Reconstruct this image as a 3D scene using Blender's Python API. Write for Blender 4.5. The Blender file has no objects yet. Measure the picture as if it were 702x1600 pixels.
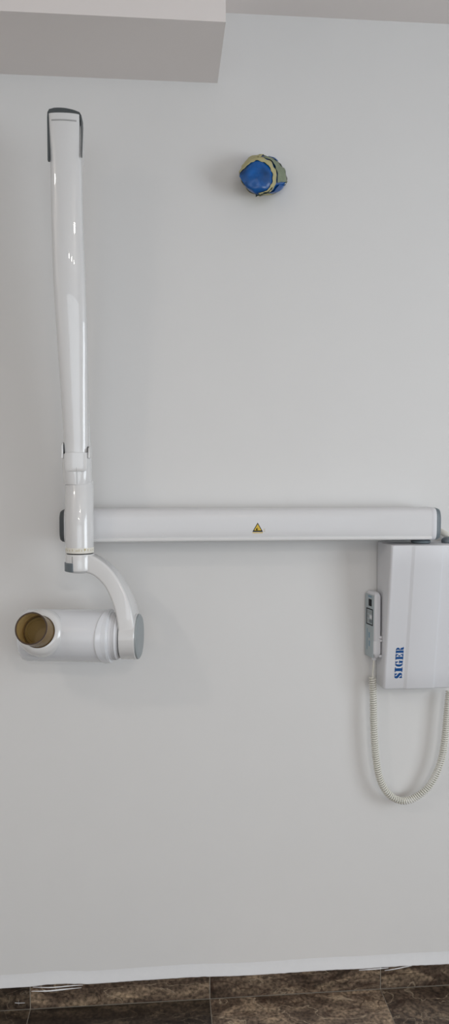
import bpy, bmesh, math, random
from mathutils import Vector, Matrix, noise
random.seed(7)
S = bpy.context.scene
C = S.collection
PI = math.pi

# ---------------------------------------------------------------- camera
F = 1155.0                      # focal length in pixels of the 702x1600 frame
YAW, TILT = math.radians(4.65), math.radians(2.98)
CAM_Z = 1.4181
D0 = 1.93
cam_loc = Vector((0, -D0, CAM_Z))
fwd = Vector((math.sin(YAW)*math.cos(TILT), math.cos(YAW)*math.cos(TILT), -math.sin(TILT)))
right = Vector((math.cos(YAW), -math.sin(YAW), 0))
up = right.cross(fwd)
cd = bpy.data.cameras.new('camera'); cam = bpy.data.objects.new('camera', cd); C.objects.link(cam)
cam.matrix_world = Matrix(((right.x, up.x, -fwd.x, cam_loc.x), (right.y, up.y, -fwd.y, cam_loc.y),
                           (right.z, up.z, -fwd.z, cam_loc.z), (0, 0, 0, 1)))
cd.sensor_fit = 'VERTICAL'; cd.sensor_height = 36; cd.lens = 36*F/1600
cd.clip_start = 0.05
S.camera = cam

def P(px, py, d=0.0):
    """point of the photograph seen on the vertical plane d metres in front of the wall"""
    r = fwd*F + right*(px-351) + up*(800-py)
    t = (D0-d)/r.y
    return cam_loc + r*t

# ---------------------------------------------------------------- world, lights, exposure
w = bpy.data.worlds.new('world'); S.world = w; w.use_nodes = True
w.node_tree.nodes['Background'].inputs[0].default_value = (0.75, 0.85, 1, 1)
w.node_tree.nodes['Background'].inputs[1].default_value = 0.3
S.view_settings.view_transform = 'Standard'; S.view_settings.look = 'None'
S.view_settings.exposure = 0.17; S.view_settings.gamma = 1.0
S.view_settings.use_curve_mapping = False

def area(name, loc, direction, sx, sy, power, col, shape='RECTANGLE', spread=180):
    l = bpy.data.lights.new(name, 'AREA'); l.shape = shape; l.size = sx
    if shape in ('RECTANGLE', 'ELLIPSE'): l.size_y = sy
    l.energy = power; l.color = col; l.spread = math.radians(spread)
    o = bpy.data.objects.new(name, l); C.objects.link(o); o.location = loc
    o.rotation_euler = Vector(direction).to_track_quat('-Z', 'Y').to_euler()
    return o
area('window_daylight', (2.5, -2.05, 1.42), (-1, 0, 0), 1.6, 1.25, 34, (0.88, 0.945, 1.0))
area('rear_fill_light', (0.35, -6.45, 1.40), (0, 1, 0), 4.0, 1.9, 44, (0.90, 0.955, 1.0))  # added unseen fill panel at the rear, oversized to keep reflections soft
# recessed ceiling lamps: (x, y), size x, size y, watts
LAMPS = [((-1.51, -1.95), .22, .14, 6.5), ((0.60, -3.75), .30, .44, 17), ((-0.50, -5.26), .14, .34, 7), ((0.02, -5.42), .14, .34, 7), ((0.60, -5.46), .14, .34, 7)]

# ---------------------------------------------------------------- materials
def mat(name, col, rough=0.5, spec=0.5, coat=0.0, metal=0.0, bump=None, var=0.0, bscale=60):
    m = bpy.data.materials.new(name); m.use_nodes = True
    nt = m.node_tree; b = nt.nodes['Principled BSDF']
    b.inputs['Base Color'].default_value = (*col, 1)
    b.inputs['Roughness'].default_value = rough
    b.inputs['Specular IOR Level'].default_value = spec
    b.inputs['Coat Weight'].default_value = coat
    b.inputs['Coat Roughness'].default_value = 0.012
    b.inputs['Metallic'].default_value = metal
    tc = nt.nodes.new('ShaderNodeTexCoord')
    n = nt.nodes.new('ShaderNodeTexNoise'); n.inputs['Scale'].default_value = bscale; n.inputs['Detail'].default_value = 3
    nt.links.new(tc.outputs['Object'], n.inputs['Vector'])
    if bump:
        bp = nt.nodes.new('ShaderNodeBump'); bp.inputs['Strength'].default_value = bump; bp.inputs['Distance'].default_value = 0.002
        nt.links.new(n.outputs['Fac'], bp.inputs['Height']); nt.links.new(bp.outputs['Normal'], b.inputs['Normal'])
    mx = nt.nodes.new('ShaderNodeMixRGB'); mx.blend_type = 'MIX'
    mx.inputs[1].default_value = (*col, 1); mx.inputs[2].default_value = (*[max(0.001, c*(1-var)) for c in col], 1)
    nt.links.new(n.outputs['Fac'], mx.inputs[0]); nt.links.new(mx.outputs[0], b.inputs['Base Color'])
    return m
WALLC = (0.760, 0.755, 0.745)
M_wall = mat('wall_paint', WALLC, 0.5, 0.3, bump=0.10, var=0.03, bscale=7)
M_ceil = mat('ceiling_paint', (0.85, 0.80, 0.775), 0.6, 0.3, bump=0.05, var=0.02, bscale=9)
M_plaster = mat('white_plaster', (0.76, 0.765, 0.775), 0.55, 0.3, bump=0.3, var=0.05, bscale=45)
M_white = mat('gloss_white_plastic', (0.74, 0.74, 0.74), 0.24, 0.5, coat=0.9, var=0.01)
M_white2 = mat('satin_white_plastic', (0.735, 0.74, 0.765), 0.38, 0.45, var=0.01)
M_arm = mat('smooth_white_enamel', (0.72, 0.72, 0.73), 0.30, 0.4, coat=0.15, var=0.01)
M_head = mat('cool_white_housing', (0.775, 0.795, 0.83), 0.26, 0.5, coat=0.5, var=0.01)
M_ivory = mat('ivory_plastic', (0.78, 0.77, 0.70), 0.45, 0.4, var=0.03)
M_tanw = mat('scale_ring_white', (0.80, 0.78, 0.71), 0.4, 0.4)
M_dark = mat('dark_grey_plastic', (0.075, 0.085, 0.09), 0.42, 0.4, var=0.1)
M_slate = mat('slate_grey_plastic', (0.15, 0.18, 0.20), 0.4, 0.45, var=0.05)
M_grey = mat('mid_grey_plastic', (0.33, 0.36, 0.37), 0.42, 0.45, var=0.04)
M_panel = mat('keypad_panel_grey', (0.42, 0.48, 0.50), 0.4, 0.4, var=0.03)
M_black = mat('black_plastic', (0.006, 0.008, 0.011), 0.5, 0.2)
M_seam = mat('seam_shadow_gap', (0.42, 0.42, 0.42), 0.7, 0.2)
M_blueink = mat('blue_lettering', (0.003, 0.075, 0.27), 0.4, 0.4)
M_yellow = mat('warning_yellow', (0.72, 0.50, 0.05), 0.45, 0.4)
M_tan = mat('tan_mark', (0.50, 0.42, 0.22), 0.5, 0.3)
M_blue = mat('blue_plastic_sheet', (0.004, 0.17, 0.62), 0.30, 0.5, bump=1.0, var=1.25, bscale=30)
M_tape2 = mat('grey_green_tape', (0.30, 0.35, 0.24), 0.55, 0.3, bump=0.8, var=0.5, bscale=50)
M_tape = mat('pale_masking_tape', (0.54, 0.50, 0.27), 0.55, 0.3, bump=0.6, var=0.25, bscale=40)
M_dgreen = mat('dark_tape_fold', (0.035, 0.06, 0.055), 0.5, 0.3, var=0.4)
M_metal = mat('bright_metal', (0.7, 0.7, 0.68), 0.3, 0.5, metal=1.0)
M_grout = mat('tile_grout', (0.40, 0.36, 0.30), 0.8, 0.2, var=0.2)

def amber():
    m = bpy.data.materials.new('amber_translucent_plastic'); m.use_nodes = True
    nt = m.node_tree; nt.nodes.clear()
    out = nt.nodes.new('ShaderNodeOutputMaterial')
    tr = nt.nodes.new('ShaderNodeBsdfTransparent'); tr.inputs[0].default_value = (0.86, 0.74, 0.50, 1)
    pb = nt.nodes.new('ShaderNodeBsdfPrincipled'); pb.inputs['Base Color'].default_value = (0.30, 0.20, 0.07, 1)
    pb.inputs['Roughness'].default_value = 0.12
    lw = nt.nodes.new('ShaderNodeLayerWeight'); lw.inputs[0].default_value = 0.35
    rp = nt.nodes.new('ShaderNodeMapRange'); rp.inputs[3].default_value = 0.10; rp.inputs[4].default_value = 0.75
    mx = nt.nodes.new('ShaderNodeMixShader')
    nt.links.new(lw.outputs['Facing'], rp.inputs[0]); nt.links.new(rp.outputs[0], mx.inputs[0])
    nt.links.new(tr.outputs[0], mx.inputs[1]); nt.links.new(pb.outputs[0], mx.inputs[2])
    nt.links.new(mx.outputs[0], out.inputs[0])
    return m
M_amber = amber()

def marble():
    m = bpy.data.materials.new('brown_marble_tile'); m.use_nodes = True
    nt = m.node_tree; b = nt.nodes['Principled BSDF']; L = nt.links.new
    geo = nt.nodes.new('ShaderNodeNewGeometry')
    at = nt.nodes.new('ShaderNodeAttribute'); at.attribute_name = 'tile'
    vm = nt.nodes.new('ShaderNodeVectorMath'); vm.operation = 'MULTIPLY_ADD'
    vm.inputs[1].default_value = (7, 7, 7)
    L(at.outputs['Color'], vm.inputs[0]); L(geo.outputs['Position'], vm.inputs[2])
    rot = nt.nodes.new('ShaderNodeMapping'); rot.inputs['Rotation'].default_value = (0.4, 0.5, 0.35); rot.inputs['Scale'].default_value = (1.6, 3.4, 5)
    L(vm.outputs[0], rot.inputs[0])
    n1 = nt.nodes.new('ShaderNodeTexNoise'); n1.inputs['Scale'].default_value = 3.6; n1.inputs['Detail'].default_value = 7; n1.inputs['Roughness'].default_value = 0.55; n1.inputs['Distortion'].default_value = 1.2
    L(rot.outputs[0], n1.inputs['Vector'])
    r1 = nt.nodes.new('ShaderNodeValToRGB'); cr = r1.color_ramp
    cr.elements[0].position = 0.30; cr.elements[0].color = (0.018, 0.010, 0.006, 1)
    cr.elements[1].position = 0.72; cr.elements[1].color = (0.25, 0.185, 0.122, 1)
    e = cr.elements.new(0.5); e.color = (0.082, 0.058, 0.041, 1)
    L(n1.outputs['Fac'], r1.inputs[0])
    n2 = nt.nodes.new('ShaderNodeTexNoise'); n2.inputs['Scale'].default_value = 120; n2.inputs['Detail'].default_value = 5
    L(vm.outputs[0], n2.inputs['Vector'])
    m1 = nt.nodes.new('ShaderNodeMixRGB'); m1.blend_type = 'OVERLAY'; m1.inputs[0].default_value = 0.6
    n2r = nt.nodes.new('ShaderNodeMapRange'); n2r.inputs[1].default_value = .32; n2r.inputs[2].default_value = .68; L(n2.outputs['Fac'], n2r.inputs[0])
    L(r1.outputs[0], m1.inputs[1]); L(n2r.outputs[0], m1.inputs[2])
    # veins
    n3 = nt.nodes.new('ShaderNodeTexNoise'); n3.inputs['Scale'].default_value = 3.2; n3.inputs['Detail'].default_value = 4; n3.inputs['Distortion'].default_value = 0.8
    L(rot.outputs[0], n3.inputs['Vector'])
    def vein(c, wd):
        s = nt.nodes.new('ShaderNodeMath'); s.operation = 'SUBTRACT'; s.inputs[1].default_value = c; L(n3.outputs['Fac'], s.inputs[0])
        a = nt.nodes.new('ShaderNodeMath'); a.operation = 'ABSOLUTE'; L(s.outputs[0], a.inputs[0])
        q = nt.nodes.new('ShaderNodeMapRange'); q.inputs[1].default_value = 0; q.inputs[2].default_value = wd; q.inputs[3].default_value = 1; q.inputs[4].default_value = 0
        L(a.outputs[0], q.inputs[0]); return q
    v1 = vein(0.47, 0.010); v2 = vein(0.55, 0.014)
    f1 = nt.nodes.new('ShaderNodeMath'); f1.operation = 'MULTIPLY'; f1.inputs[1].default_value = 0.7; L(v1.outputs[0], f1.inputs[0])
    m2 = nt.nodes.new('ShaderNodeMixRGB'); m2.inputs[2].default_value = (0.30, 0.24, 0.17, 1); L(f1.outputs[0], m2.inputs[0]); L(m1.outputs[0], m2.inputs[1])
    f2 = nt.nodes.new('ShaderNodeMath'); f2.operation = 'MULTIPLY'; f2.inputs[1].default_value = 0.75; L(v2.outputs[0], f2.inputs[0])
    m3 = nt.nodes.new('ShaderNodeMixRGB'); m3.inputs[2].default_value = (0.02, 0.008, 0.004, 1); L(f2.outputs[0], m3.inputs[0]); L(m2.outputs[0], m3.inputs[1])
    # tile tone
    sp = nt.nodes.new('ShaderNodeSeparateColor'); L(at.outputs['Color'], sp.inputs[0])
    tr = nt.nodes.new('ShaderNodeMapRange'); tr.inputs[3].default_value = 0.45; tr.inputs[4].default_value = 1.95; L(sp.outputs[2], tr.inputs[0])
    m4 = nt.nodes.new('ShaderNodeVectorMath'); m4.operation = 'SCALE'; L(m3.outputs[0], m4.inputs[0]); L(tr.outputs[0], m4.inputs['Scale'])
    L(m4.outputs[0], b.inputs['Base Color'])
    b.inputs['Roughness'].default_value = 0.42; b.inputs['Specular IOR Level'].default_value = 0.4
    bp = nt.nodes.new('ShaderNodeBump'); bp.inputs['Strength'].default_value = 0.25; bp.inputs['Distance'].default_value = 0.002
    L(n2.outputs['Fac'], bp.inputs['Height']); L(bp.outputs[0], b.inputs['Normal'])
    return m
M_marble = marble()

# ---------------------------------------------------------------- mesh helpers
def link(name, bm, m, parent=None, smooth=True, angle=40):
    bmesh.ops.recalc_face_normals(bm, faces=bm.faces)
    me = bpy.data.meshes.new(name); bm.to_mesh(me); bm.free()
    me.materials.append(m)
    if smooth:
        for p in me.polygons: p.use_smooth = True
        me.set_sharp_from_angle(angle=math.radians(angle))
    o = bpy.data.objects.new(name, me); C.objects.link(o)
    if parent: o.parent = parent; 
    return o
def bevel(o, wdt, seg=3, ang=35):
    b = o.modifiers.new('bevel', 'BEVEL'); b.width = wdt; b.segments = seg; b.limit_method = 'ANGLE'; b.angle_limit = math.radians(ang)
    b.harden_normals = False
    return o
def struct(name, bm, m, **k):
    o = link(name, bm, m, **k); o['kind'] = 'structure'; return o
def box(bm, a, b):
    x0, x1 = sorted((a[0], b[0])); y0, y1 = sorted((a[1], b[1])); z0, z1 = sorted((a[2], b[2]))
    v = [bm.verts.new(p) for p in ((x0,y0,z0),(x1,y0,z0),(x1,y1,z0),(x0,y1,z0),(x0,y0,z1),(x1,y0,z1),(x1,y1,z1),(x0,y1,z1))]
    fs = [bm.faces.new([v[i] for i in f]) for f in ((0,3,2,1),(4,5,6,7),(0,1,5,4),(1,2,6,5),(2,3,7,6),(3,0,4,7))]
    return fs
def loft(bm, rings, cap=True, closed=True):
    vr = [[bm.verts.new(p) for p in r] for r in rings]
    n = len(vr[0])
    for a, b in zip(vr, vr[1:]):
        for i in range(n if closed else n-1):
            bm.faces.new((a[i], a[(i+1) % n], b[(i+1) % n], b[i]))
    if cap:
        bm.faces.new(vr[0]); bm.faces.new(vr[-1][::-1])
    return vr
def rrect(wd, h, r, n=6):
    pts = []
    for cx, cy, a0 in ((wd/2-r, h/2-r, 0), (-wd/2+r, h/2-r, 90), (-wd/2+r, -h/2+r, 180), (wd/2-r, -h/2+r, 270)):
        for k in range(n+1):
            a = math.radians(a0+90*k/n); pts.append((cx+r*math.cos(a), cy+r*math.sin(a)))
    return pts
def lathe(bm, prof, axis='Z', center=(0,0,0), n=48, cap=True):
    """prof: list of (t along axis, radius)"""
    c = Vector(center); rings = []
    for t, r in prof:
        ring = []
        for k in range(n):
            a = 2*PI*k/n; u, v = r*math.cos(a), r*math.sin(a)
            p = {'Z': (u, v, t), 'X': (t, u, v), 'Y': (u, t, v)}[axis]
            ring.append(c+Vector(p))
        rings.append(ring)
    loft(bm, rings, cap)
def tube(bm, pts, r, n=8, cap=True):
    pts = [Vector(p) for p in pts]; rings = []
    nrm = None
    for i, p in enumerate(pts):
        t = (pts[min(i+1, len(pts)-1)]-pts[max(i-1, 0)]).normalized()
        if nrm is None:
            nrm = t.orthogonal().normalized()
        nrm = (nrm-t*nrm.dot(t)).normalized(); b = t.cross(nrm)
        rr = r[i] if isinstance(r, (list, tuple)) else r
        rings.append([p+(nrm*math.cos(2*PI*k/n)+b*math.sin(2*PI*k/n))*rr for k in range(n)])
    loft(bm, rings, cap)
def catmull(pts, m):
    pts = [Vector(p) for p in pts]; out = []
    q = [2*pts[0]-pts[1]]+pts+[2*pts[-1]-pts[-2]]
    for i in range(1, len(q)-2):
        for k in range(m):
            t = k/m; a, b, c, d = q[i-1:i+3]
            out.append(0.5*((2*b)+(c-a)*t+(2*a-5*b+4*c-d)*t*t+(3*b-a-3*c+d)*t**3))
    out.append(pts[-1]); return out
def prism(bm, poly, origin, ux, uy, un, th):
    """flat outline poly in (ux, uy), thickness th along un"""
    o = Vector(origin)
    a = [bm.verts.new(o+ux*x+uy*y) for x, y in poly]; b = [bm.verts.new(o+ux*x+uy*y+un*th) for x, y in poly]
    n = len(poly)
    bm.faces.new(a[::-1]); bm.faces.new(b)
    for i in range(n): bm.faces.new((a[i], a[(i+1) % n], b[(i+1) % n], b[i]))

# ---------------------------------------------------------------- room
XL, XR, YR = -1.9, 2.6, -6.5
CEIL = P(353, 20).z
def quad(name, m, pts):
    bm = bmesh.new(); bm.faces.new([bm.verts.new(p) for p in pts]); return struct(name, bm, m, smooth=False)
def slab(name, m, a, b):
    bm = bmesh.new(); box(bm, a, b); return struct(name, bm, m, smooth=False)
slab('wall_back', M_wall, (XL-0.1, 0, -0.1), (XR+0.1, 0.1, CEIL+0.1))
slab('wall_left', M_wall, (XL-0.1, YR, -0.1), (XL, 0, CEIL+0.1))
# right wall with the window opening the daylight comes through
bm = bmesh.new(); w0, w1, wz0, wz1 = -2.95, -1.15, 0.75, 2.1
box(bm, (XR, YR, -0.1), (XR+0.1, w0, CEIL+0.1)); box(bm, (XR, w1, -0.1), (XR+0.1, 0, CEIL+0.1))
box(bm, (XR, w0, -0.1), (XR+0.1, w1, wz0)); box(bm, (XR, w0, wz1), (XR+0.1, w1, CEIL+0.1))
struct('wall_right', bm, M_wall, smooth=False)
bm = bmesh.new(); box(bm, (XL-0.1, YR-0.1, -0.1), (-1.65, YR, CEIL+0.1)); box(bm, (2.35, YR-0.1, -0.1), (XR+0.1, YR, CEIL+0.1))
box(bm, (-1.65, YR-0.1, -0.1), (2.35, YR, 0.2)); box(bm, (-1.65, YR-0.1, 2.5), (2.35, YR, CEIL+0.1))
struct('wall_rear', bm, M_wall, smooth=False)
slab('ceiling', M_ceil, (XL-0.1, YR-0.1, CEIL), (XR+0.1, 0, CEIL+0.1))
# soffit box under the ceiling, its right end over the wall
s0 = P(340, 130); sd = 0.256
bm = bmesh.new(); box(bm, (XL, 0, s0.z), (s0.x, -sd, CEIL))
struct('trim_1', bm, M_ceil, smooth=False)

# baseboard tiles and floor tiles
TX = [P(48, 1560).x, P(328, 1545).x, P(594, 1530).x]
TS = (TX[2]-TX[0])/2
joints = [TX[0]-3*TS, TX[0]-2*TS, TX[0]-TS, *TX, TX[2]+TS, TX[2]+2*TS, TX[2]+3*TS, TX[2]+4*TS]
joints = [j for j in joints if XL < j < XR]; joints = [XL]+joints+[XR]
BH = 0.0665
def tilebox(bm, lay, a, b, col):
    fs = box(bm, a, b)
    for f in fs:
        for lp in f.loops: lp[lay] = (*col, 1)
tone_base = {}
bm = bmesh.new(); lay = bm.loops.layers.color.new('tile')
g = 0.0011
for i, (a, b) in enumerate(zip(joints, joints[1:])):
    tone = 0.5
    if abs(b-TX[0]) < .01: tone = 0.40
    elif abs(a-TX[0]) < .01: tone = 0.80
    elif abs(a-TX[1]) < .01: tone = 0.75
    elif abs(a-TX[2]) < .01: tone = 0.72
    tilebox(bm, lay, (a+g, -0.001, 0.0015), (b-g, -0.0075, BH), (random.random(), random.random(), tone))
o = struct('baseboard_back', bm, M_marble, smooth=False); bevel(o, 0.0012, 2)
bm = bmesh.new(); box(bm, (XL, 0, 0), (XR, -0.0055, BH-0.004))
struct('trim_2', bm, M_grout, smooth=False)
bm = bmesh.new(); lay = bm.loops.layers.color.new('tile')
random.seed(12)
y = 0.0; row = 0
while y > YR:
    y2 = max(YR, y-TS)
    for i, (a, b) in enumerate(zip(joints, joints[1:])):
        tone = random.uniform(0.4, 0.8)
        if row == 0:
            if abs(a-TX[0]) < .01: tone = 0.16
            elif abs(b-TX[0]) < .01: tone = 0.2
            elif abs(a-TX[1]) < .01: tone = 0.95
            elif abs(a-TX[2]) < .01: tone = 0.75
        tilebox(bm, lay, (a+g, y-(0.0080 if row == 0 else g), 0), (b-g, y2+g, -0.008), (random.random(), random.random(), tone))
    y = y2; row += 1
o = struct('floor', bm, M_marble, smooth=False)
slab('trim_3', M_grout, (XL-0.1, 0, -0.1), (XR+0.1, YR-0.1, -0.0012))

# plaster fillet over the tile top, ragged lower edge and smears
bm = bmesh.new(); NX = 900; rings = []
for i in range(NX+1):
    x = XL+(XR-XL)*i/NX
    n = noise.noise(Vector((x*6, 1.3, 0)))*0.0035+noise.noise(Vector((x*55, 4, 0)))*0.0012
    n2 = noise.noise(Vector((x*3, 9, 0)))*0.004
    zl = BH-0.004+n
    px = 48+(x-TX[0])/TS*273
    if 48 < px < 135: zl += 0.004*math.sin((px-48)/87*PI)
    rings.append([(x, -0.0002, zl+0.031+n2*.5), (x, -0.0014, zl+0.025+n2*.5), (x, -0.0036, zl+0.017+n2*.3), (x, -0.0062, zl+0.009), (x, -0.0080, zl+0.003), (x, -0.0085, zl+0.001), (x, -0.0082, zl), (x, -0.0073, zl-0.0002), (x, -0.0002, zl-0.0002)])
loft(bm, rings)
def smear(pts, wd, y=-0.0079):
    pts = catmull([(P(px, py).x, y, P(px, py).z) for px, py in pts], 6); n = len(pts)
    rr = []
    for i, p in enumerate(pts):
        h = wd*0.5*(0.15+math.sin(PI*i/(n-1)))*(1+0.35*noise.noise(Vector((i*0.9, wd*900, 0))))
        rr.append([(p.x, y+0.001, p.z-h), (p.x, y-0.0012, p.z), (p.x, y+0.001, p.z+h)])
    loft(bm, rr)
smear([(50, 1545.5), (75, 1545.5), (100, 1543), (128, 1540)], 0.0055)
smear([(52, 1539), (80, 1540), (110, 1537.5), (130, 1536)], 0.004)
smear([(600, 1513.5), (615, 1511.5), (630, 1508.5), (642, 1506)], 0.0035)
smear([(560, 1513.0), (585, 1511.5), (606, 1509.5)], 0.004)
smear([(30, 1559), (30, 1563), (30.2, 1567)], 0.0012)
smear([(24, 1563.5), (30, 1564), (40, 1563.6)], 0.0015)
struct('trim_4', bm, M_plaster, angle=60)

# ---------------------------------------------------------------- dental x-ray unit
def thing(name, label, cat, loc, group=None):
    o = bpy.data.objects.new(name, None); C.objects.link(o); o.location = loc; o.empty_display_size = 0.05
    o['label'] = label; o['category'] = cat
    if group: o['group'] = group
    return o
KEEP = []
def part(name, bm, m, parent, root_loc=None, mtx=None, **k):
    """mesh given in world coordinates; parented so that it stays there"""
    if mtx is not None: bmesh.ops.transform(bm, matrix=mtx, verts=bm.verts)
    base = Vector((0, 0, 0)); p = parent
    base = Vector(parent.get('_o', (0, 0, 0)))
    bmesh.ops.translate(bm, vec=-base, verts=bm.verts)
    o = link(name, bm, m, parent, **k)
    return o

# wall-equivalent scale: pixels at the foot of the perpendicular -> metres
bxl, bxr = P(588.5, 960).x, P(697, 960).x
bzt, bzb = P(588.5, 845.5).z, P(588.5, 1066).z
bxc = (bxl+bxr)/2
DT, DB = 0.125, 0.069
root = thing('dental_xray_unit', 'white wall-mounted dental x-ray unit with folding arm, tube head and control box', 'x-ray machine', (bxc, 0, bzb))
ROOT = Vector((bxc, 0, bzb)); root['_o'] = tuple(ROOT)

def depth_at(z): return DB+(DT-DB)*(z-bzb)/(bzt-bzb)
# control box
m1, m2 = P(621, 960).x, P(664.3, 960).x
def boxring(z, inset=0.0):
    d = depth_at(z)-inset; r = 0.007; pts = [(bxr-inset, -0.006), (bxl+inset, -0.006)]
    for k in range(7):
        a = math.radians(180+90*k/6); pts.append((bxl+inset+r+r*math.cos(a), -(d-r)+r*math.sin(a)))
    s = 0.0040
    pts += [(m1-0.0044, -d), (m1-0.0034, -d-0.0002), (m1+0.0030, -d-s+0.0002), (m1+0.0040, -d-s), (m2-0.0036, -d-s), (m2-0.0026, -d-s+0.0002), (m2+0.0030, -d-0.0002), (m2+0.0040, -d)]
    for k in range(7):
        a = math.radians(270+90*k/6); pts.append((bxr-inset-r+r*math.cos(a), -(d-r)+r*math.sin(a)))
    return [(x, y, z) for x, y in pts]
bm = bmesh.new()
zs = [(bzb, .004), (bzb+0.0015, 0.0015), (bzb+0.005, 0)]+[(bzb+0.005+(bzt-bzb-0.01)*k/8, 0) for k in range(1, 8)]+[(bzt-0.005, 0), (bzt-0.0015, 0.0015), (bzt, 0.004)]
loft(bm, [boxring(z, i) for z, i in zs])
cbox = part('control_box', bm, M_white2, root, angle=30); cbox['_o'] = tuple(ROOT)
bm = bmesh.new(); box(bm, (bxl+0.003, 0, bzb+0.006), (bxr-0.003, -0.006, bzt-0.003))
o = part('mounting_plate', bm, M_slate, root); 

# lettering on the left panel, reading upward
def ring_seg(cx, cy, rx, ry, tx, ty, a0, a1, n=10):
    o_ = [(cx+rx*math.cos(math.radians(a0+(a1-a0)*k/n)), cy+ry*math.sin(math.radians(a0+(a1-a0)*k/n))) for k in range(n+1)]
    i_ = [(cx+tx*math.cos(math.radians(a0+(a1-a0)*k/n)), cy+ty*math.sin(math.radians(a0+(a1-a0)*k/n))) for k in range(n+1)]
    return o_+i_[::-1]
def R_(x0, y0, x1, y1): return [(x0, y0), (x1, y0), (x1, y1), (x0, y1)]
LET = {
 'S': [[(0.04,.62),(0.04,.80),(0.14,.95),(0.36,1.0),(0.36,.80),(0.42,.70),(0.80,.46),(0.86,.33),(0.86,.20),(0.76,.05),(0.54,0),(0.54,.20),(0.48,.30),(0.14,.50)],
       [(0.42,1.0),(0.60,.93),(0.66,1.0),(0.78,1.0),(0.78,.66),(0.66,.66),(0.56,.84),(0.42,.90)],
       [(0.48,0),(0.30,.07),(0.22,0),(0.08,0),(0.08,.36),(0.22,.36),(0.32,.16),(0.48,.10)]],
 'I': [R_(.14,0,.58,1), R_(0,0,.10,.13), R_(0,.87,.10,1), R_(.62,0,.72,.13), R_(.62,.87,.72,1)],
 'G': [ring_seg(.44,.5,.44,.5,.10,.36,97,263), [(.48,1.0),(.62,.93),(.70,1.0),(.80,1.0),(.80,.64),(.68,.64),(.62,.80),(.48,.88)],
       [(.48,0),(.60,.06),(.88,.0),(.88,.40),(.96,.40),(.96,.50),(.50,.50),(.50,.40),(.58,.40),(.58,.14),(.48,.12)]],
 'E': [R_(.10,0,.44,1), R_(0,0,.06,.13), R_(0,.87,.06,1), [(.49,1),(.86,1),(.86,.66),(.76,.66),(.66,.86),(.49,.88)], [(.49,0),(.86,0),(.86,.34),(.76,.34),(.66,.14),(.49,.12)],
       [(.49,.44),(.58,.44),(.60,.34),(.68,.34),(.68,.68),(.60,.68),(.58,.58),(.49,.58)]],
 'R': [R_(.10,0,.44,1), R_(0,0,.06,.13), R_(0,.87,.06,1), ring_seg(.52,.74,.36,.26,.07,.15,-90,92), [(.50,.42),(.66,.44),(.84,.36),(.86,.14),(.96,.10),(.96,0),(.66,0),(.54,.10),(.54,.34),(.50,.36)]],
}
pa, pb = P(616.6, 1060.5, 0.075), P(619.5, 1010, 0.082)
LH = 0.0205; LL = (pb.z-pa.z)
n_front = Vector((0, -(bzt-bzb), -(DT-DB))).normalized()       # front face leans back to the foot
uy_ = Vector((-1, 0, 0)); ux_ = n_front.cross(uy_); ux_ = Vector((0, ux_.y, ux_.z)).normalized()
if ux_.z < 0: ux_ = -ux_
bm = bmesh.new(); adv = 0
widths = {'S': .90, 'I': .72, 'G': .96, 'E': .86, 'R': .96}
tot = sum(widths[c] for c in 'SIGER')+4*0.10
sc = LL/tot
x_bottom = P(629.5, 1035, 0.078).x                             # baseline of the letters is their right side
for c in 'SIGER':
    for poly in LET[c]:
        z0 = pa.z
        org = Vector((x_bottom, -depth_at(z0)-0.0002, z0))
        prism(bm, [((adv+px)*sc, py*LH) for px, py in poly], org, ux_, uy_, n_front, 0.0005)
    adv += widths[c]+0.10
o = part('brand_lettering', bm, M_blueink, cbox, smooth=False); o['label'] = 'blue stencil lettering reading upward'

# ---- extension arm
AD = 0.065
ax0, ax1 = P(101.5, 825, AD+0.02).x, P(679, 820, AD+0.02).x
za_t, za_b = P(400, 794.3, AD+0.02).z, P(400, 846.0, AD+0.02).z
zc = (za_t+za_b)/2; hh = (za_t-za_b)/2
def armsec(x, k=1.0):
    pts = []; dd = 0.038*k; h = hh*k
    N = 28
    for i in range(N):                      # D-shaped front, flat back
        a = PI/2+PI*i/(N-1)
        ca, sa = math.cos(a), math.sin(a)
        yy = -AD+dd*abs(ca)**0.55*(1 if ca > 0 else -1)
        zz = zc+h*abs(sa)**0.42*(1 if sa > 0 else -1)
        pts.append((x, yy, zz))
    pts += [(x, -AD+0.030*k, zc-h), (x, -AD+0.034*k, zc-h+0.006), (x, -AD+0.034*k, zc+h-0.006), (x, -AD+0.030*k, zc+h)]
    return pts
bm = bmesh.new(); loft(bm, [armsec(ax0), armsec(ax1-0.012)])
arm = part('extension_arm', bm, M_arm, root, angle=50); arm['_o'] = tuple(ROOT)
# lower lip rail along the front of the arm
bm = bmesh.new()
lz = zc-hh+0.003
loft(bm, [[(x, -AD-0.030, lz), (x, -AD-0.0395, lz+0.001), (x, -AD-0.0405, lz+0.004), (x, -AD-0.0385, lz+0.009), (x, -AD-0.030, lz+0.010)] for x in (ax0+0.004, ax1-0.013)])
part('lower_rail', bm, M_white, arm)
bm = bmesh.new(); loft(bm, [armsec(ax1-0.0119, 1.0), armsec(ax1-0.011, 1.012), armsec(ax1-0.002, 1.012), armsec(ax1, 1.0)])
part('end_collar', bm, M_white2, arm, angle=50)
bm = bmesh.new(); loft(bm, [armsec(ax1+0.0002, .99), armsec(ax1+0.006, 0.985), armsec(ax1+0.011, 0.94), armsec(ax1+0.0135, 0.80)])
o = part('end_cap', bm, M_slate, arm, angle=50); o['label'] = 'slate grey end cap above the control box'
bm = bmesh.new(); loft(bm, [armsec(ax0-0.0002, .97), armsec(ax0-0.006, 0.95), armsec(ax0-0.011, 0.86), armsec(ax0-0.0125, 0.70)])
o = part('end_cap', bm, M_dark, arm, angle=50); o['label'] = 'dark grey end cap behind the folded arm'
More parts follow.
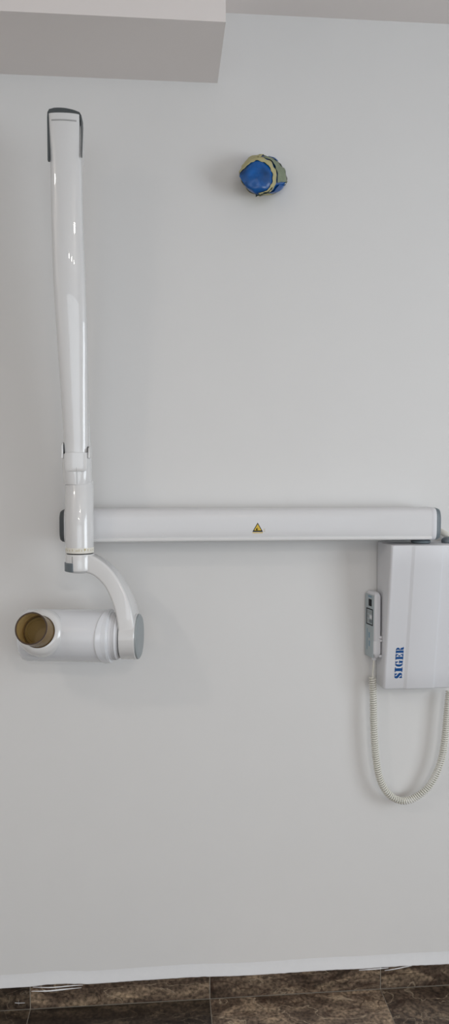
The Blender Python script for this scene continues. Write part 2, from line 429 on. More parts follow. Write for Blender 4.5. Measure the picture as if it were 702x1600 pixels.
# warning triangle
bm = bmesh.new(); tp = P(403, 824.5, AD+0.04)
ty = -AD-0.038
def onarm(z):                                # front surface of the arm at height z
    s = min(1, abs((z-zc)/hh))**2.0
    ca = math.sqrt(max(0, 1-s*s)); return -AD-0.038*ca**0.55
tsz = 0.0265
A_ = Vector((tp.x, 0, tp.z-0.4*tsz)); yb, yt = onarm(A_.z), onarm(A_.z+0.87*tsz)
UYt = Vector((0, yt-yb, 0.87*tsz)).normalized(); UXt = Vector((1, 0, 0)); UN = Vector((0, -1, 0))
def tri(s, dz): return [(-s/2, dz), (s/2, dz), (0, dz+s*0.87)]
def trip(bm, s, dz, off, th): prism(bm, tri(s, dz), Vector((tp.x, min(yb, yt)-off, A_.z)), UXt, Vector((0, 0, 1)), UN, th)
trip(bm, tsz, 0, -0.0006, 0.0010)
sg = part('warning_sign', bm, M_black, arm, smooth=False); sg['_o'] = tuple(ROOT); sg['label'] = 'yellow triangular warning sign with black border'
def signbit(name, polys, m, off, th):
    bm = bmesh.new()
    for pl in polys: prism(bm, pl, Vector((tp.x, min(yb, yt)-off, A_.z)), UXt, Vector((0, 0, 1)), UN, th)
    return bm
# the sign's inner field and symbol are sub-surfaces of the same sign: extra material slots
me = sg.data; me.materials.append(M_yellow); me.materials.append(M_tan)
bmx = bmesh.new(); bmx.from_mesh(me)
def addpoly(pl, off, th, mi):
    n0 = len(bmx.faces)
    prism(bmx, pl, Vector((tp.x, min(yb, yt)-off, A_.z))-ROOT, UXt, Vector((0, 0, 1)), UN, th)
    bmx.faces.ensure_lookup_table()
    for f in bmx.faces[n0:]: f.material_index = mi
addpoly(tri(tsz*0.70, tsz*0.13), 0.0005, 0.0004, 1)
addpoly([(-.0128, -.0030), (.0128, -.0030), (.0128, -.0012), (-.0128, -.0012)], -0.0006, 0.0008, 1)
for q in range(7):                            # small dark hand-with-arc symbol
    a = q/6*PI*1.2+0.5
addpoly([(-.0042, .0045), (-.0015, .0040), (.0012, .0052), (-.0008, .0062), (-.0010, .0080), (.0005, .0098), (-.0012, .0100), (-.0032, .0084), (-.0045, .0066)], 0.0008, 0.0003, 0)
addpoly([(.0006, .0060), (.0020, .0064), (.0024, .0078), (.0014, .0074)], 0.0008, 0.0003, 0)
for q in range(4):
    zq = .0005+q*.0021
    addpoly([(.0150, zq), (.0188, zq), (.0188, zq+.0007), (.0150, zq+.0007)], -0.0006, 0.0008, 2)
bmesh.ops.recalc_face_normals(bmx, faces=bmx.faces); bmx.to_mesh(me); bmx.free()

# pivot between arm and box
bm = bmesh.new(); lathe(bm, [(bzt, 0.021), (bzt+0.002, 0.0245), (bzt+0.0065, 0.0255), (bzt+0.0085, 0.023), (bzt+0.009, 0.017), (za_b+0.004, 0.017)], 'Z', (bxc, -AD, 0))
o = part('pivot_bearing', bm, M_slate, root); o['label'] = 'slate grey pivot ring under the horizontal arm'
bm = bmesh.new(); gx = P(700, 845, 0.06).x
lathe(bm, [(bzt-0.001, 0.016), (bzt+0.005, 0.0175), (bzt+0.010, 0.016), (bzt+0.014, 0.011), (bzt+0.016, 0.004)], 'Z', (gx, -0.062, 0))
part('cable_gland', bm, M_slate, root)
bm = bmesh.new()
tube(bm, catmull([P(684, 829, 0), P(690, 831, .012), P(697, 835, .022), P(705, 840, .028), P(711, 847, .03), P(713, 855, .03)], 8), 0.0085, 14)
part('supply_cable', bm, M_ivory, root)

# ---- folding arm: rear link, front link, top joint
HX = P(124.5, 830, 0.15).x
HD = 0.150                                    # axis of the front hub, in front of the wall
DTOP = 0.235                                  # face of the front link at the top joint
def linkring(x, d, z, wd, th, crown=0.30, nf=80):
    """rounded link section: flat-ish back, crowned front face at depth d"""
    pts = []
    for i in range(nf+1):
        a = -1+2*i/nf
        xx = x+wd/2*math.sin(a*PI/2)
        yy = -(d-th*crown*(1-math.cos(a*PI/2)))
        pts.append((xx, yy, z))
    yb = -(d-th)
    r = 0.008
    pts += [(x+wd/2, yb-r, z), (x+wd/2-r*0.3, yb-r*0.3, z), (x+wd/2-r, yb, z), (x-wd/2+r, yb, z), (x-wd/2+r*0.3, yb-r*0.3, z), (x-wd/2, yb-r, z)]
    return pts
# front link corner points
Tl, Tr = P(76.5, 200, DTOP), P(123.5, 200, DTOP)
Bl, Br = P(100.5, 706, 0.180), P(137.0, 706, 0.180)
ztop, zbot = P(100, 176, DTOP).z, P(118, 707, 0.180).z
def lerp(a, b, t): return a+(b-a)*t
EDGE = [(176, 76.5, 124.5), (200, 77, 125.2), (250, 79, 127.3), (340, 80.5, 129.2), (430, 83.5, 132.6), (520, 89, 135.2), (610, 95, 136.0), (706, 100.5, 137.2)]
EDGC = catmull(EDGE, 50)
def front(t):
    y = lerp(176, 706, t); d = lerp(DTOP, 0.180, t)
    for va, vb in zip(EDGC, EDGC[1:]):
        if va.x <= y <= vb.x+1e-4:
            f = (y-va.x)/max(1e-6, vb.x-va.x); l, r = lerp(va.y, vb.y, f), lerp(va.z, vb.z, f); break
    a, b = P(l, y, d-0.012), P(r, y, d-0.012)
    return (a.x+b.x)/2, d, lerp(ztop, zbot, t), b.x-a.x
bm = bmesh.new(); rings = []
for k in range(121):
    x, d, z, wd = front(k/120); rings.append(linkring(x, d, z, wd, 0.052, lerp(0.15, 0.30, k/120)))
loft(bm, rings)
fl = part('front_link', bm, M_white, root, angle=50); fl['_o'] = tuple(ROOT)
# rear link, from the arm end up behind the front link
bm = bmesh.new(); rings = []
zr0 = za_t+0.055
rx0 = HX-0.004
for k in range(13):
    t = k/12
    xt, dt, z0_, wt = front(0)
    rings.append(linkring(lerp(xt-0.006, rx0, t), lerp(DTOP-0.062, 0.095, t), lerp(ztop-0.02, zr0, t), lerp(wt*0.80, 0.056, t), 0.046))
loft(bm, rings)
rl = part('rear_link', bm, M_white, root, angle=50)
bm = bmesh.new(); lathe(bm, [(za_t-0.004, 0.027), (za_t+0.002, 0.030), (za_t+0.02, 0.030), (zr0+0.014, 0.030), (zr0+0.018, 0.026)], 'Z', (rx0, -AD-0.004, 0))
part('rear_post', bm, M_white, root)
# top joint: white yoke body that ties both links + dark U band
x, d, z, wd = front(0)
bm = bmesh.new(); rings = []
for dd in (DTOP-0.004, DTOP-0.001):
    pass
cx_ = (Tl.x+Tr.x)/2; jw = (Tr.x-Tl.x)
zj0, zj1 = P(100, 247, DTOP).z, P(100, 178, DTOP).z
def yz(dd, zz, xx): return (xx, -dd, zz)
outl = []
for (dd, zz) in ((DTOP-0.030, zj0), (DTOP-0.020, zj1-0.012), (DTOP-0.020, zj1-0.003), (DTOP-0.024, zj1), (DTOP-0.085, zj1-0.004), (DTOP-0.104, zj1-0.018), (DTOP-0.108, zj1-0.05), (DTOP-0.095, zj0+0.02), (DTOP-0.04, zj0)):
    outl.append((dd, zz))
loft(bm, [[yz(dd, zz, cx_-jw/2-0.0006) for dd, zz in outl], [yz(dd, zz, cx_+jw/2+0.0006) for dd, zz in outl]])
tj = part('top_joint', bm, M_white, root, angle=30); tj['_o'] = tuple(ROOT); bevel(tj, 0.003, 3, 30)
# thin recessed line across the joint cover
bm = bmesh.new(); lz2 = P(100, 187, DTOP).z
_x, _d, _z, _w = front(0.02)
lr = [p for p in linkring(_x, DTOP-0.0006, 0, _w, 0.052, 0.15) if abs(p[0]-_x) < _w*0.41 and p[1] < -DTOP+0.02]
loft(bm, [[(a, b+0.001, zz) for a, b, c in lr]+[(a, b-0.00045, zz) for a, b, c in lr[::-1]] for zz in (lz2-0.0014, lz2+0.0014)])
part('cover_seam', bm, M_seam, tj)
# U band
bm = bmesh.new(); rings = []
xo0, xo1 = P(73.0, 200, DTOP).x, P(127.2, 200, DTOP).x
zt = P(100, 168.5, DTOP).z
zl_, zr_ = P(75, 248, DTOP).z, P(126, 243, DTOP).z
path = []                                     # (outer x,z),(inner x,z),depth extent
tb = 0.0041
path.append(((xo0, zl_), (xo0+tb, zl_), 0.010)); path.append(((xo0, lerp(zl_, zj1, .5)), (xo0+tb, lerp(zl_, zj1, .5)), 0.022)); path.append(((xo0, zj1-0.006), (xo0+tb, zj1-0.006), 0.034))
path.append(((xo0+0.0008, zj1+0.006), (xo0+tb+0.001, zj1-0.001), 0.036))
path.append(((xo0+0.0045, zj1+0.0125), (xo0+tb+0.004, zj1), 0.037))
for k in range(1, 8):
    t = k/8; xx = lerp(xo0+0.008, xo1-0.008, t)
    path.append(((xx, lerp(zj1+0.0150, zj1+0.0105, t)+0.0036*math.sin(PI*t)), (xx, lerp(zj1+0.0002, zj1-0.0022, t)), 0.038))
path.append(((xo1-0.0045, zj1+0.0085), (xo1-tb-0.003, zj1-0.003), 0.037))
path.append(((xo1-0.0005, zj1+0.002), (xo1-tb*.7, zj1-0.005), 0.036)); path.append(((xo1, zj1-0.012), (xo1-tb*.6, zj1-0.012), 0.034))
path.append(((xo1, lerp(zr_, zj1, .5)), (xo1-tb*0.45, lerp(zr_, zj1, .5)), 0.022)); path.append(((xo1, zr_), (xo1-tb*0.4, zr_), 0.005))
for (ox, oz), (ix, iz), dp in path:
    fr = DTOP-0.007
    rings.append([(ox, -fr, oz), (ix, -fr, iz), (ix, -fr+dp, iz), (ox, -fr+dp, oz)])
loft(bm, rings)
o = part('joint_band', bm, M_dark, tj, angle=50); o['label'] = 'dark grey band round the top of the folding arm'

# knuckle and hub
bm = bmesh.new()
zk1 = P(118, 690, 0.18).z; zk0 = P(118, 757, 0.18).z; zh = P(118, 708, 0.18).z
kx = (P(97, 720, 0.17).x+P(141, 720, 0.17).x)/2; kw = P(142.0, 720, 0.17).x-P(96.2, 720, 0.17).x
# body below the link end
rings = []
for z, s in ((zh-0.001, 0.94), (zh-0.004, 0.985), (zh-0.02, 1.0), (zk0+0.010, 0.985), (zk0, 0.97)):
    t = (zh-z)/(zh-zk0); R1 = 0.034
    pts = []
    for q in range(40):
        a = 2*PI*q/40; e = lerp(0.62, 1.0, max(0, t)**2)
        ca, sa = math.cos(a), math.sin(a)
        X = kx+kw/2*s*abs(ca)**e*(1 if ca > 0 else -1); Y = -HD-0.001+R1*s*abs(sa)**e*(1 if sa > 0 else -1)
        pts.append((lerp(X, X+0.001, t), Y, z))
    rings.append(pts)
loft(bm, rings)
kn = part('elbow_joint', bm, M_white, root, angle=50); kn['_o'] = tuple(ROOT)
# cheeks beside the link end
for s in (-1, 1):
    bm = bmesh.new(); out = []
    zz1 = zk1 if s < 0 else P(118, 696, 0.18).z
    for k in range(13):
        a = PI*k/12; out.append((-HD-0.0305*math.cos(a), zz1-0.012+0.012*math.sin(a)))
    out = [(-HD-0.0305, zh-0.012)]+out+[(-HD+0.0305, zh-0.012)]
    xa = kx+s*kw/2*0.985; xb = kx+s*(kw/2*0.985-0.0048)
    loft(bm, [[(xa, yy, zz) for yy, zz in out], [(xb, yy, zz) for yy, zz in out]])
    o = part('cheek', bm, M_white, kn, angle=30); bevel(o, 0.0012, 2)
    bm = bmesh.new(); xm = xb-s*0.0005
    box(bm, (xb-s*0.0002, -0.1700, zh-0.0005), (xb-s*0.0016, -0.130, zz1-0.002))
    part('joint_gap', bm, M_black, kn)  # black block stands in for the shade in the slit beside the link
# rounded tongue under the link end
bm = bmesh.new(); out = []
tw = (Br.x-Bl.x)*0.94; tx = (Bl.x+Br.x)/2; zt1 = P(118, 737, 0.18).z
for k in range(9): a = math.radians(180+90*k/8); out.append((tx-tw/2+0.009+0.009*math.cos(a), zt1+0.009+0.009*math.sin(a)))
for k in range(9): a = math.radians(270+90*k/8); out.append((tx+tw/2-0.009+0.009*math.cos(a), zt1+0.009+0.009*math.sin(a)))
out += [(tx+tw/2, zh+0.001), (tx-tw/2, zh+0.001)]
fr_ = [(-0.1862+0.013*abs((xx-tx)/(tw/2))**2.4) for xx, zz in out]
NB = 16
rows = []
zlev = sorted(set(round(z, 5) for _, z in out))
def halfw(zz):
    if zz >= zt1+0.009: return tw/2
    h = zt1+0.009-zz; return tw/2-0.009+math.sqrt(max(0, 0.009**2-h*h))
for k in range(12):
    zz = zt1+(zh+0.001-zt1)*(k/11)**1.6; hw = halfw(zz); row = []
    for q in range(NB+1):
        u = -1+2*q/NB; row.append((tx+hw*u, -0.1872+0.0045*abs(hw*u/(tw/2))**3+0.0022*(1-k/11)**4, zz))
    row += [(tx+hw, -0.168, zz), (tx-hw, -0.168, zz)]
    rows.append(row)
loft(bm, rows)
o = part('tongue_cover', bm, M_white, kn, angle=50)
bm = bmesh.new(); sx = P(119.5, 740, 0.186).x
box(bm, (sx-0.0004, -0.1869, P(119, 736, 0.186).z), (sx+0.0004, -0.186, P(119, 713, 0.186).z))
box(bm, (sx+0.0006, -0.1855, P(119, 756, 0.184).z), (sx+0.0013, -0.180, P(119, 737, 0.184).z))
part('seam', bm, M_seam, kn)
# hub cylinder
bm = bmesh.new()
HR = 0.0333; zh1 = P(124, 757, 0.18).z; zh0 = P(124, 856.5, 0.18).z; zs0 = P(124, 865.5, 0.18).z
lathe(bm, [(zh0, HR), (zh1-0.002, HR), (zh1, HR-0.0015), (zh1+0.01, HR-0.004)], 'Z', (HX, -HD, 0), n=64)
hub = part('hub', bm, M_white, root); hub['_o'] = tuple(ROOT)
bm = bmesh.new(); lathe(bm, [(zs0, HR-0.001), (zs0+0.0012, HR+0.0004), (zh0, HR+0.0002)], 'Z', (HX, -HD, 0), n=64)
sr = part('scale_ring', bm, M_tanw, root); sr['_o'] = tuple(ROOT)
bm = bmesh.new()
for k, adeg in enumerate((-66, -52, -38, -24, -8, -2, 4, 14, 26, 40, 56, 70)):
    a = math.radians(adeg); dirv = Vector((math.sin(a), -math.cos(a), 0)); tv = Vector((math.cos(a), math.sin(a), 0))
    h = 0.005 if k % 3 == 0 else 0.0032
    prism(bm, [(-.0006, 0), (.0006, 0), (.0006, h), (-.0006, h)], Vector((HX, -HD, (zs0+zh0)/2-0.001))+dirv*(HR+0.0002), tv, Vector((0, 0, 1)), dirv, 0.0004)
part('scale_mark', bm, M_tan, sr, smooth=False)
bm = bmesh.new(); a = math.radians(27); dirv = Vector((math.sin(a), -math.cos(a), 0)); tv = Vector((math.cos(a), math.sin(a), 0))
prism(bm, [(0.0021*math.cos(2*PI*k/14), 0.0021*math.sin(2*PI*k/14)) for k in range(14)], Vector((HX, -HD, (zs0+zh0)/2+0.003))+dirv*(HR+0.0003), tv, Vector((0, 0, 1)), dirv, 0.0006)
o = part('index_dot', bm, M_tan, sr, smooth=False)
bm = bmesh.new(); lathe(bm, [(zs0-0.0022, HR-0.003), (zs0+0.0004, HR-0.003)], 'Z', (HX, -HD, 0), n=64)
part('ring_gap', bm, M_black, sr)

# ---- tube head assembly in its own frame (origin under the hub axis on the head axis)
HZ = P(105, 993.5, HD).z
RZ = math.radians(-8.0)
HM = Matrix.Translation((HX, -HD, HZ)) @ Matrix.Rotation(RZ, 4, 'Z')
HS = 1.0
zc1 = zs0-0.0022-HZ; zc0 = P(124, 896, HD+0.02).z-HZ
# yoke: collar + curved arm + end hub
bm = bmesh.new()
lathe(bm, [(zc0-0.0005, 0.020), (zc0+0.002, 0.029), (zc0+0.007, 0.0335), (zc1-0.002, 0.0345), (zc1, 0.0335)], 'Z', (0, 0, 0), n=64)
yc = part('yoke_collar', bm, M_white, root, mtx=HM); yc['_o'] = tuple(ROOT)
bm = bmesh.new()
outer = [(-0.004, zc1-0.001), (0.030, zc1-0.002), (.056, .183), (.080, .163), (.100, .137), (.117, .106), (.129, .074), (.136, .044), (.1395, .020), (.140, 0.0)]
inner = [(-0.004, zc0+0.004), (0.020, zc0+0.001), (.036, zc0-0.004), (.052, .137), (.067, .120), (.079, .098), (.089, .074), (.0955, .049), (.0998, .025), (.1008, 0.0)]
widt = [0.040, 0.046, 0.050, 0.054, 0.060, 0.068, 0.077, 0.086, 0.098, 0.108]
oc = catmull([(a, 0, b) for a, b in outer], 5); ic = catmull([(a, 0, b) for a, b in inner], 5); wc = catmull([(a, 0, 0) for a in widt], 5)
rings = []
for a, b, c in zip(oc, ic, wc):
    mid = (a+b)/2; u = (a-b); L = u.length; u.normalize()
    rings.append([mid+u*pu+Vector((0, -1, 0))*pv for pu, pv in rrect(L, c.x, min(0.006, L*0.3), 5)])
loft(bm, rings)
ya = part('yoke_arm', bm, M_white, root, mtx=HM, angle=50); ya['_o'] = tuple(ROOT)
bm = bmesh.new(); HR2 = 0.0545
lathe(bm, [(.1003, .046), (.1008, HR2-0.002), (.103, HR2), (.137, HR2), (.1398, HR2-0.0025), (.140, .045)], 'X', n=72)
part('yoke_end', bm, M_white, ya, mtx=HM)
bm = bmesh.new(); lathe(bm, [(.139, .0535), (.1425, .0530), (.1455, .0480), (.1468, .036), (.147, .004)], 'X', n=72)
o = part('yoke_cap', bm, M_grey, ya, mtx=HM); o['label'] = 'grey round cap on the right end of the yoke'
# grey patch and seam on the collar
def cylpatch(bm, r0, r1, a0, a1, z0, z1, n=10):
    rr = []
    for k in range(n+1):
        a = math.radians(a0+(a1-a0)*k/n); s, c = math.sin(a), -math.cos(a)
        rr.append([(r0*s, r0*c, z0), (r1*s, r1*c, z0), (r1*s, r1*c, z1), (r0*s, r0*c, z1)])
    loft(bm, rr)
bm = bmesh.new(); zp1 = P(111, 880, 0.175).z-HZ; zp0 = P(111, 894, 0.175).z-HZ
cylpatch(bm, 0.030, 0.0362, -84, -14, zp0, zp1)
o = part('release_button', bm, M_slate, yc, mtx=HM, angle=40); bevel(o, 0.0012, 2); o['label'] = 'dark grey button on the yoke collar'
bm = bmesh.new(); cylpatch(bm, 0.033, 0.0348, -17, -15.6, zp1+0.001, zc1-0.004, 2)
part('collar_seam', bm, M_dark, yc, mtx=HM)

# tube housing
BR = 0.0625
bm = bmesh.new()
lathe(bm, [(-.141, .030), (-.1405, .045), (-.138, .054), (-.133, .0595), (-.125, .0620), (-.10, BR), (.0725, BR), (.074, .058)], 'X', n=96)
th = part('tube_housing', bm, M_head, root, mtx=HM, angle=50); th['_o'] = tuple(ROOT)
# scooped rim: crescent on the viewer's side
bm = bmesh.new(); rings = []
N = 72
def xb(a): return .0735-0.0255*max(0, (math.cos(a)+0.35)/1.35)**1.0
prof = [(-.10, BR-0.002), (-.06, BR+0.0008), (0.02, BR+0.0020), (0.10, BR+0.0019), (1.0, BR-0.0030), (1.0, BR-0.010)]
for k in range(N):
    a = 2*PI*k/N; xs = xb(a); r = []
    for f, rad in prof:
        X = lerp(xs, .0765, f); bot = max(0, -math.sin(a))**3*0.004*max(0, f); rad = rad+bot; r.append((X, -rad*math.cos(a), rad*math.sin(a)))
    rings.append(r)
rings.append(rings[0])
vr = loft(bm, rings, cap=False); bmesh.ops.remove_doubles(bm, verts=bm.verts, dist=1e-6)
part('housing_rim', bm, M_head, th, mtx=HM, angle=50)
bm = bmesh.new()
lathe(bm, [(.070, .0565), (.086, .0563), (.0915, .0552), (.0945, .0530), (.0958, .050), (.0990, .050), (.0990, .044)], 'X', n=72)
o = part('neck', bm, M_white2, th, mtx=HM, angle=30)
bm = bmesh.new(); lathe(bm, [(.0985, .0515), (.1006, .0515)], 'X', n=72)
part('neck_gap', bm, M_dark, th, mtx=HM)
bm = bmesh.new()
for px_ in range(4):
    x_ = .0830+px_*0.0022
    lathe(bm, [(x_, .0550), (x_, .0566-.0001*px_), (x_+.0005, .0566-.0001*px_), (x_+.0005, .0550)], 'X', n=60)
part('neck_ribs', bm, M_seam, th, mtx=HM)

# collimator cone, raised about 20 degrees, at local x
CXL = P(60, 985, 0.225).x-HX+0.006
EL = math.radians(19)
CM = HM @ Matrix.Translation((CXL, 0, 0)) @ Matrix.Rotation(-EL, 4, 'X')
bm = bmesh.new()
lathe(bm, [(-.035, .0555), (-.0520, .0550), (-.0590, .0530), (-.0640, .0495), (-.0680, .0445), (-.0700, .0405), (-.0700, .020)], 'Y', n=72)
o = part('cone_collar', bm, M_white, th, mtx=CM)
bm = bmesh.new()   # collar recess floor, tan inside
lathe(bm, [(-.0690, .0340), (-.0712, .0335), (-.0712, .0275), (-.0703, .0270)], 'Y', n=64)
part('beam_port', bm, mat('beam_port_ochre', (0.16, 0.11, 0.035), 0.4, 0.4), th, mtx=CM)
bm = bmesh.new(); R0 = 0.0365; y0, y1 = -.0702, -.128
prof = [(y0, R0-.0022), (y0, R0+.0006), (y0-.003, R0+.0008), (y0-.0035, R0), (y1, R0), (y1, R0-.0022), (y0, R0-.0022)]
lathe(bm, prof, 'Y', n=96, cap=False); bmesh.ops.remove_doubles(bm, verts=bm.verts, dist=1e-6)
cone = part('collimator_cone', bm, M_amber, root, mtx=CM); cone['_o'] = tuple(ROOT); cone['label'] = 'amber see-through cone on the tube head'
M_rim = mat('dark_amber_rim', (0.045, 0.022, 0.012), 0.3, 0.5)
for (ya_, yb_, ro, ri) in ((y1-.0012, y1+.0006, R0+.0004, R0-.0026), (y0-.0002, y0-.0022, R0+.0014, R0-.0028)):
    bm = bmesh.new()
    lathe(bm, [(ya_, ri), (ya_, ro), (yb_, ro), (yb_, ri), (ya_, ri)], 'Y', n=96, cap=False)
    bmesh.ops.remove_doubles(bm, verts=bm.verts, dist=1e-6)
    part('cone_rim', bm, M_rim, cone, mtx=CM)

# ---------------------------------------------------------------- handset with coiled cord
hz1, hz0 = P(585, 923, 0.03).z, P(585, 1030, 0.03).z
pbk = P(571.0, 960, 0.004); pfr = P(586.0, 960, 0.056); pin = P(597.5, 960, 0.056)
Hx = (pbk.x+pin.x)/2
hroot = thing('handset', 'white x-ray remote handset with small screen and coiled ivory cord, clipped beside the control box', 'handset', (Hx, -0.03, hz0))
HO = Vector((Hx, -0.03, hz0)); hroot['_o'] = tuple(HO)
fdir = Vector((pfr.x-pbk.x, pfr.y-pbk.y, 0)); FW = fdir.length; fdir.normalize()     # face runs from the wall toward the viewer
fn = Vector((-fdir.y, fdir.x, 0)).normalized()
if fn.x > 0: fn = -fn                                                                 # face normal, to the left
TH = 0.0185
fc = (Vector((pbk.x, pbk.y, 0))+Vector((pfr.x, pfr.y, 0)))/2
def hring(z, ins=0.0, toff=0.0):
    pts = []
    for u, v in rrect(FW-2*ins, TH-2*ins*0.8, max(0.0015, 0.005-ins*0.5), 5):
        p = fc+fdir*u-fn*(TH/2)+fn*v; pts.append((p.x, p.y, z))
    return pts
bm = bmesh.new(); Lh = hz1-hz0
loft(bm, [hring(hz0+0.006, .010), hring(hz0+0.009, .005), hring(hz0+0.015, .0015), hring(hz0+0.022, 0), hring(hz0+Lh*.5, -0.0006), hring(hz1-0.014, 0), hring(hz1-0.008, .0015), hring(hz1-0.003, .005), hring(hz1-0.0005, .010), hring(hz1, .014)])
hb = part('handset_body', bm, M_white2, hroot, angle=60); hb['_o'] = tuple(HO)
def onface(bm, u0, u1, zt_, zb_, off, th, r=0):
    """rectangle on the key face; u from 0 (wall side) to 1 (viewer side); z as fraction from the top"""
    prism(bm, [((u0-.5)*FW, hz1-Lh*zb_), ((u1-.5)*FW, hz1-Lh*zb_), ((u1-.5)*FW, hz1-Lh*zt_), ((u0-.5)*FW, hz1-Lh*zt_)], fc+fn*off, fdir, Vector((0, 0, 1)), fn, th)
bm = bmesh.new(); onface(bm, .10, .92, .05, .955, .0004, .0022)
o = part('key_panel', bm, M_panel, hb, smooth=False); bevel(o, .0004, 2)
bm = bmesh.new(); onface(bm, .46, .76, .115, .215, .0027, .0005)
o = part('display', bm, M_black, hb, smooth=False); o['label'] = 'small dark display'
bm = bmesh.new(); fr_ = .035
for a in ((.22, .88, .252, .268), (.22, .90, .475, .491), (.22, .275, .252, .491), (.845, .90, .252, .491)): onface(bm, *a, .0026, .0005)
part('keypad_frame', bm, M_black, hb, smooth=False)
for i in range(3):
    for j in range(2):
        bm = bmesh.new(); u = .31+j*.265; z = .280+i*.065
        onface(bm, u, u+.22, z, z+.047, .0026, .0008)
        part('key', bm, [M_grey, M_white2, M_slate][i] if j else M_grey, hb, smooth=False)
M_fblue = mat('faint_blue_print', (0.22, 0.33, 0.42), 0.5, 0.3)
for a in ((.47, .60, .60, .68), (.40, .75, .065, .09), (.50, .62, .72, .80), (.30, .36, .55, .86)):
    bm = bmesh.new(); onface(bm, *a, .0026, .0003)
    part('key_print', bm, M_fblue, hb, smooth=False)
# holder: cradle strap round lower half with two lugs toward the box
bm = bmesh.new()
loft(bm, [hring(hz0+0.019, -.0012), hring(hz0+0.021, -.0016), hring(hz0+Lh*.285, -.0016), hring(hz0+Lh*.29, -.0006)])
part('cradle', bm, M_white2, hroot, angle=60)
bxside = bxl
for fz in (.655, .70, .925):
    bm = bmesh.new(); z = hz1-Lh*fz; e = fc+fdir*(FW/2-.006)-fn*TH
    box(bm, (e.x-.004, e.y-.0085, z-.0035), (bxside-0.0001, e.y+.006, z+.0035))
    o = part('holder_lug', bm, M_white2, hroot, smooth=False); bevel(o, .0015, 2)
bm = bmesh.new(); e = fc-fn*(TH/2)
lathe(bm, [(hz0-0.001, .0035), (hz0, .0060), (hz0+.009, .0078), (hz0+.014, .0080)], 'Z', (e.x+fdir.x*0.008, e.y+fdir.y*0.008, 0), n=24)
part('cord_plug', bm, M_white2, hroot)
# cord: short straight lead then the coil
dC = 0.036
e2 = Vector((e.x+fdir.x*0.008, e.y+fdir.y*0.008, hz0))
cpts = [(582.3, 1058), (583, 1075), (583.8, 1100), (584.3, 1130), (585.8, 1160), (588.5, 1190), (592.5, 1212), (599, 1229), (609, 1242), (620, 1249), (632, 1251.5), (645, 1248), (657, 1241), (670, 1229.5), (682, 1209), (690.5, 1185), (695, 1158), (697.8, 1130), (700, 1105), (702, 1088), (702.8, 1080)]
path3 = catmull([P(a, b, dC) for a, b in cpts], 40)
L_ = [0]
for a, b in zip(path3, path3[1:]): L_.append(L_[-1]+(b-a).length)
total = L_[-1]; pitch = 0.0060; turns = int(total/pitch); NS = 14
hel = []; j = 0; rc = 0.0078
nrm = Vector((0, -1, 0))
for k in range(turns*NS+1):
    s = total*k/(turns*NS)
    while j < len(L_)-2 and L_[j+1] < s: j += 1
    f = (s-L_[j])/max(1e-9, L_[j+1]-L_[j]); p = path3[j].lerp(path3[j+1], min(1, f))
    t = (path3[min(j+3, len(path3)-1)]-path3[max(j-3, 0)]).normalized()
    n_ = (nrm-t*nrm.dot(t)).normalized(); b_ = t.cross(n_)
    a = 2*PI*k/NS
    wob = 1+0.06*noise.noise(Vector((s*30, 0, 0)))
    hel.append(p+(n_*math.cos(a)+b_*math.sin(a))*rc*wob)
bm = bmesh.new(); tube(bm, hel, 0.00215, 6)
coil = part('coiled_cord', bm, M_ivory, hroot, angle=80)
bm = bmesh.new()
tube(bm, catmull([e2+Vector((0, 0, .002)), e2+Vector((-0.001, 0, -.010)), P(583.6, 1047, dC), P(583.0, 1054, dC), hel[0]+Vector((0,0,.001))], 8), 0.0024, 10)
part('cord_lead', bm, M_ivory, hroot)

# ---------------------------------------------------------------- pipe stub wrapped in blue plastic and tape
pr = P(430, 284)
proot = thing('wrapped_pipe_stub', 'pipe stub on the upper wall wrapped in blue plastic and pale masking tape', 'pipe', (pr.x, 0, pr.z))
PO = Vector((pr.x, 0, pr.z)); proot['_o'] = tuple(PO)
def ringpx(poly, d, n=36):
    """resample a closed pixel outline by angle round its centre"""
    pts = [P(a, b, d) for a, b in poly]; c = sum(pts, Vector())/len(pts)
    m = len(pts); per = []; 
    dense = []
    for i in range(m):
        for k in range(30): dense.append(pts[i].lerp(pts[(i+1) % m], k/30))
    out = []
    for q in range(n):
        a = -PI+2*PI*q/n; best = min(dense, key=lambda p: abs(((math.atan2(p.z-c.z, p.x-c.x)-a+PI) % (2*PI))-PI)); out.append(best.copy())
    return out, c
rgs = [
 ([(384,268),(394,261),(404,258),(415,264),(420,274),(418,284),(412,293),(399,297),(389,289)], .083),
 ([(373,273),(392,256),(403,252),(418,258),(425,272),(424,286),(416,297),(399,302),(386,293)], .078),
 ([(375,271),(389,252),(405,246),(422,254),(430,269),(430,287),(421,300),(401,305),(386,295)], .070),
 ([(377,262),(392,247),(408,242),(426,250),(437,266),(438,286),(428,299),(404,306),(386,296)], .050),
 ([(383,260),(396,244),(412,243),(430,251),(443,266),(447,284),(438,297),(415,305),(391,297)], .026),
 ([(393,259),(403,250),(418,249),(434,257),(444,270),(445,285),(436,295),(419,301),(400,294)], .0),
]
NR = 36; RG = []
for poly, d in rgs:
    r, c = ringpx(poly, d, NR); RG.append((r, c))
def crumple(p, amp, sc=38):
    return p+Vector((noise.noise(p*sc), noise.noise(p*sc+Vector((9, 0, 0))), noise.noise(p*sc+Vector((0, 7, 0)))))*amp
body = bmesh.new()
rr = []
c0 = RG[0][1]
for f in (0.05, 0.35, 0.7):
    rr.append([crumple(c0.lerp(p, f)+Vector((0, -0.004*(1-f), 0)), 0.0045, 55) for p in RG[0][0]])
rr += [[crumple(p, 0.0022, 55) for p in RG[0][0]], [crumple(p, .0015) for p in RG[1][0]]]
dense = []
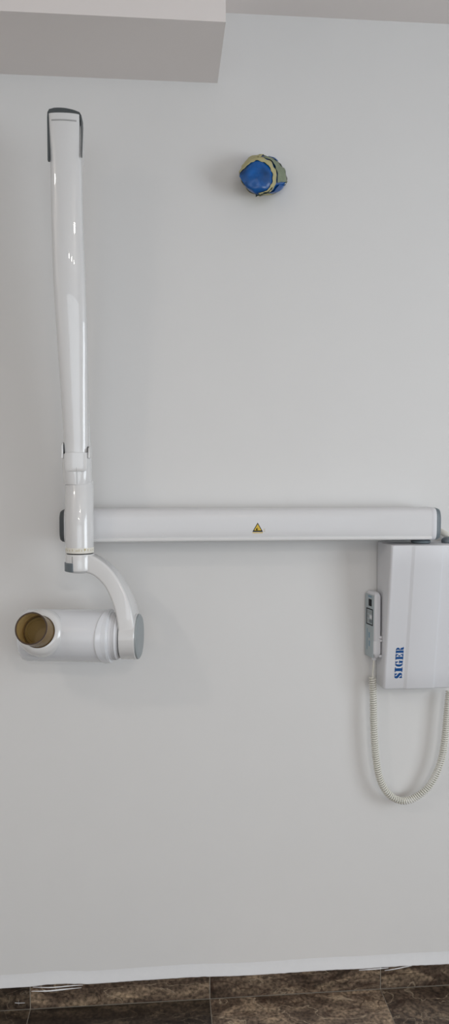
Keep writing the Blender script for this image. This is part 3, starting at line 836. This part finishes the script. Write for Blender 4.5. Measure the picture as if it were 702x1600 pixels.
for (ra, ca), (rb, cb) in zip(RG[1:], RG[2:]):
    for k in range(1, 5): dense.append([crumple(a.lerp(b, k/4), 0.0022 if k < 4 else .0028) for a, b in zip(ra, rb)])
for r in dense[-2:]:
    for p in r: p.y = min(p.y, 0)
for p in dense[-1]: p.y = 0
rr += dense
loft(body, rr)
part('blue_plastic', body, M_blue, proot, angle=70)
# masking tape wraps: shells a little outside the plastic over chosen spans
def wrap(a0, a1, r0, r1, off, m, name, seed=0, jag=0.25):
    bm = bmesh.new(); rows = []
    i0 = int((a0+180)/10); i1 = int((a1+180)/10)
    sub = []
    alls = [[crumple(p, .0015) for p in RG[1][0]]]+dense
    for jr in range(r0, r1+1):
        ring = alls[min(jr, len(alls)-1)]; c = sum(ring, Vector())/NR; row = []
        for i in range(i0, i1+1):
            for h in (0, 0.5):
                if i == i1 and h: continue
                p = ring[i % NR].lerp(ring[(i+1) % NR], h)
                o_ = (p-c); o_.y = 0; o_.normalize()
                jit = noise.noise(Vector((i*0.7+seed+h, jr*1.3, 3)))
                q = p+o_*(off+0.0030*jit)
                if jr in (r0, r1): q.y += jag*0.012*noise.noise(Vector((i*0.45+seed*3+h*.5, jr, 8)))
                if q.y > -0.0005: q.y = -0.0005
                row.append(q)
        rows.append(row)
    vr = [[bm.verts.new(p) for p in r] for r in rows]
    for a, b in zip(vr, vr[1:]):
        for i in range(len(a)-1): bm.faces.new((a[i], a[i+1], b[i+1], b[i]))
    o = part(name, bm, m, proot, angle=70)
    s = o.modifiers.new('solid', 'SOLIDIFY'); s.thickness = 0.0009; s.offset = 1
    return o
# angles: 0 = right, 90 = up (x,z)
wrap(-90, 178, 0, 4, .0028, M_tape, 'masking_tape', 1)
wrap(95, 215, 4, 11, .0024, M_tape, 'masking_tape', 5)
wrap(-150, -55, 9, 15, .0016, M_tape, 'masking_tape', 9)
wrap(100, 150, 13, 15, .0045, M_blue, 'plastic_fold', 41, .8)
wrap(55, 80, 9, 12, .0050, M_blue, 'plastic_fold', 45, .8)
wrap(-20, 88, 5, 12, .0032, M_tape2, 'masking_tape', 14, .5)
wrap(-30, 30, 12, 15, .0028, M_dgreen, 'dark_tape', 20, .6)
wrap(-62, -28, 7, 14, .0022, M_blue, 'plastic_fold', 22, .6)
wrap(30, 62, 11, 15, .0038, M_dgreen, 'dark_tape', 26, .6)
wrap(-100, -40, 1, 3, .0040, M_dgreen, 'dark_tape', 30, .8)
bm = bmesh.new()
tube(bm, catmull([P(441, 290, .02), P(446, 287, .024), P(449, 281, .024), P(447.5, 276, .022), P(443.5, 278, .018)], 8), 0.0013, 8)
o = part('wire_tie', bm, M_metal, proot); o['label'] = 'small bright wire loop'

# ---------------------------------------------------------------- ceiling downlights (their reflections show on the arm)
for (lx, ly), sx_, sy_, pw in LAMPS:
    area('downlight', (lx, ly, CEIL-0.012), (0, 0, -1), sx_, sy_, pw, (1.0, 0.90, 0.80), 'ELLIPSE')

for o in bpy.data.objects:
    if '_o' in o: del o['_o']
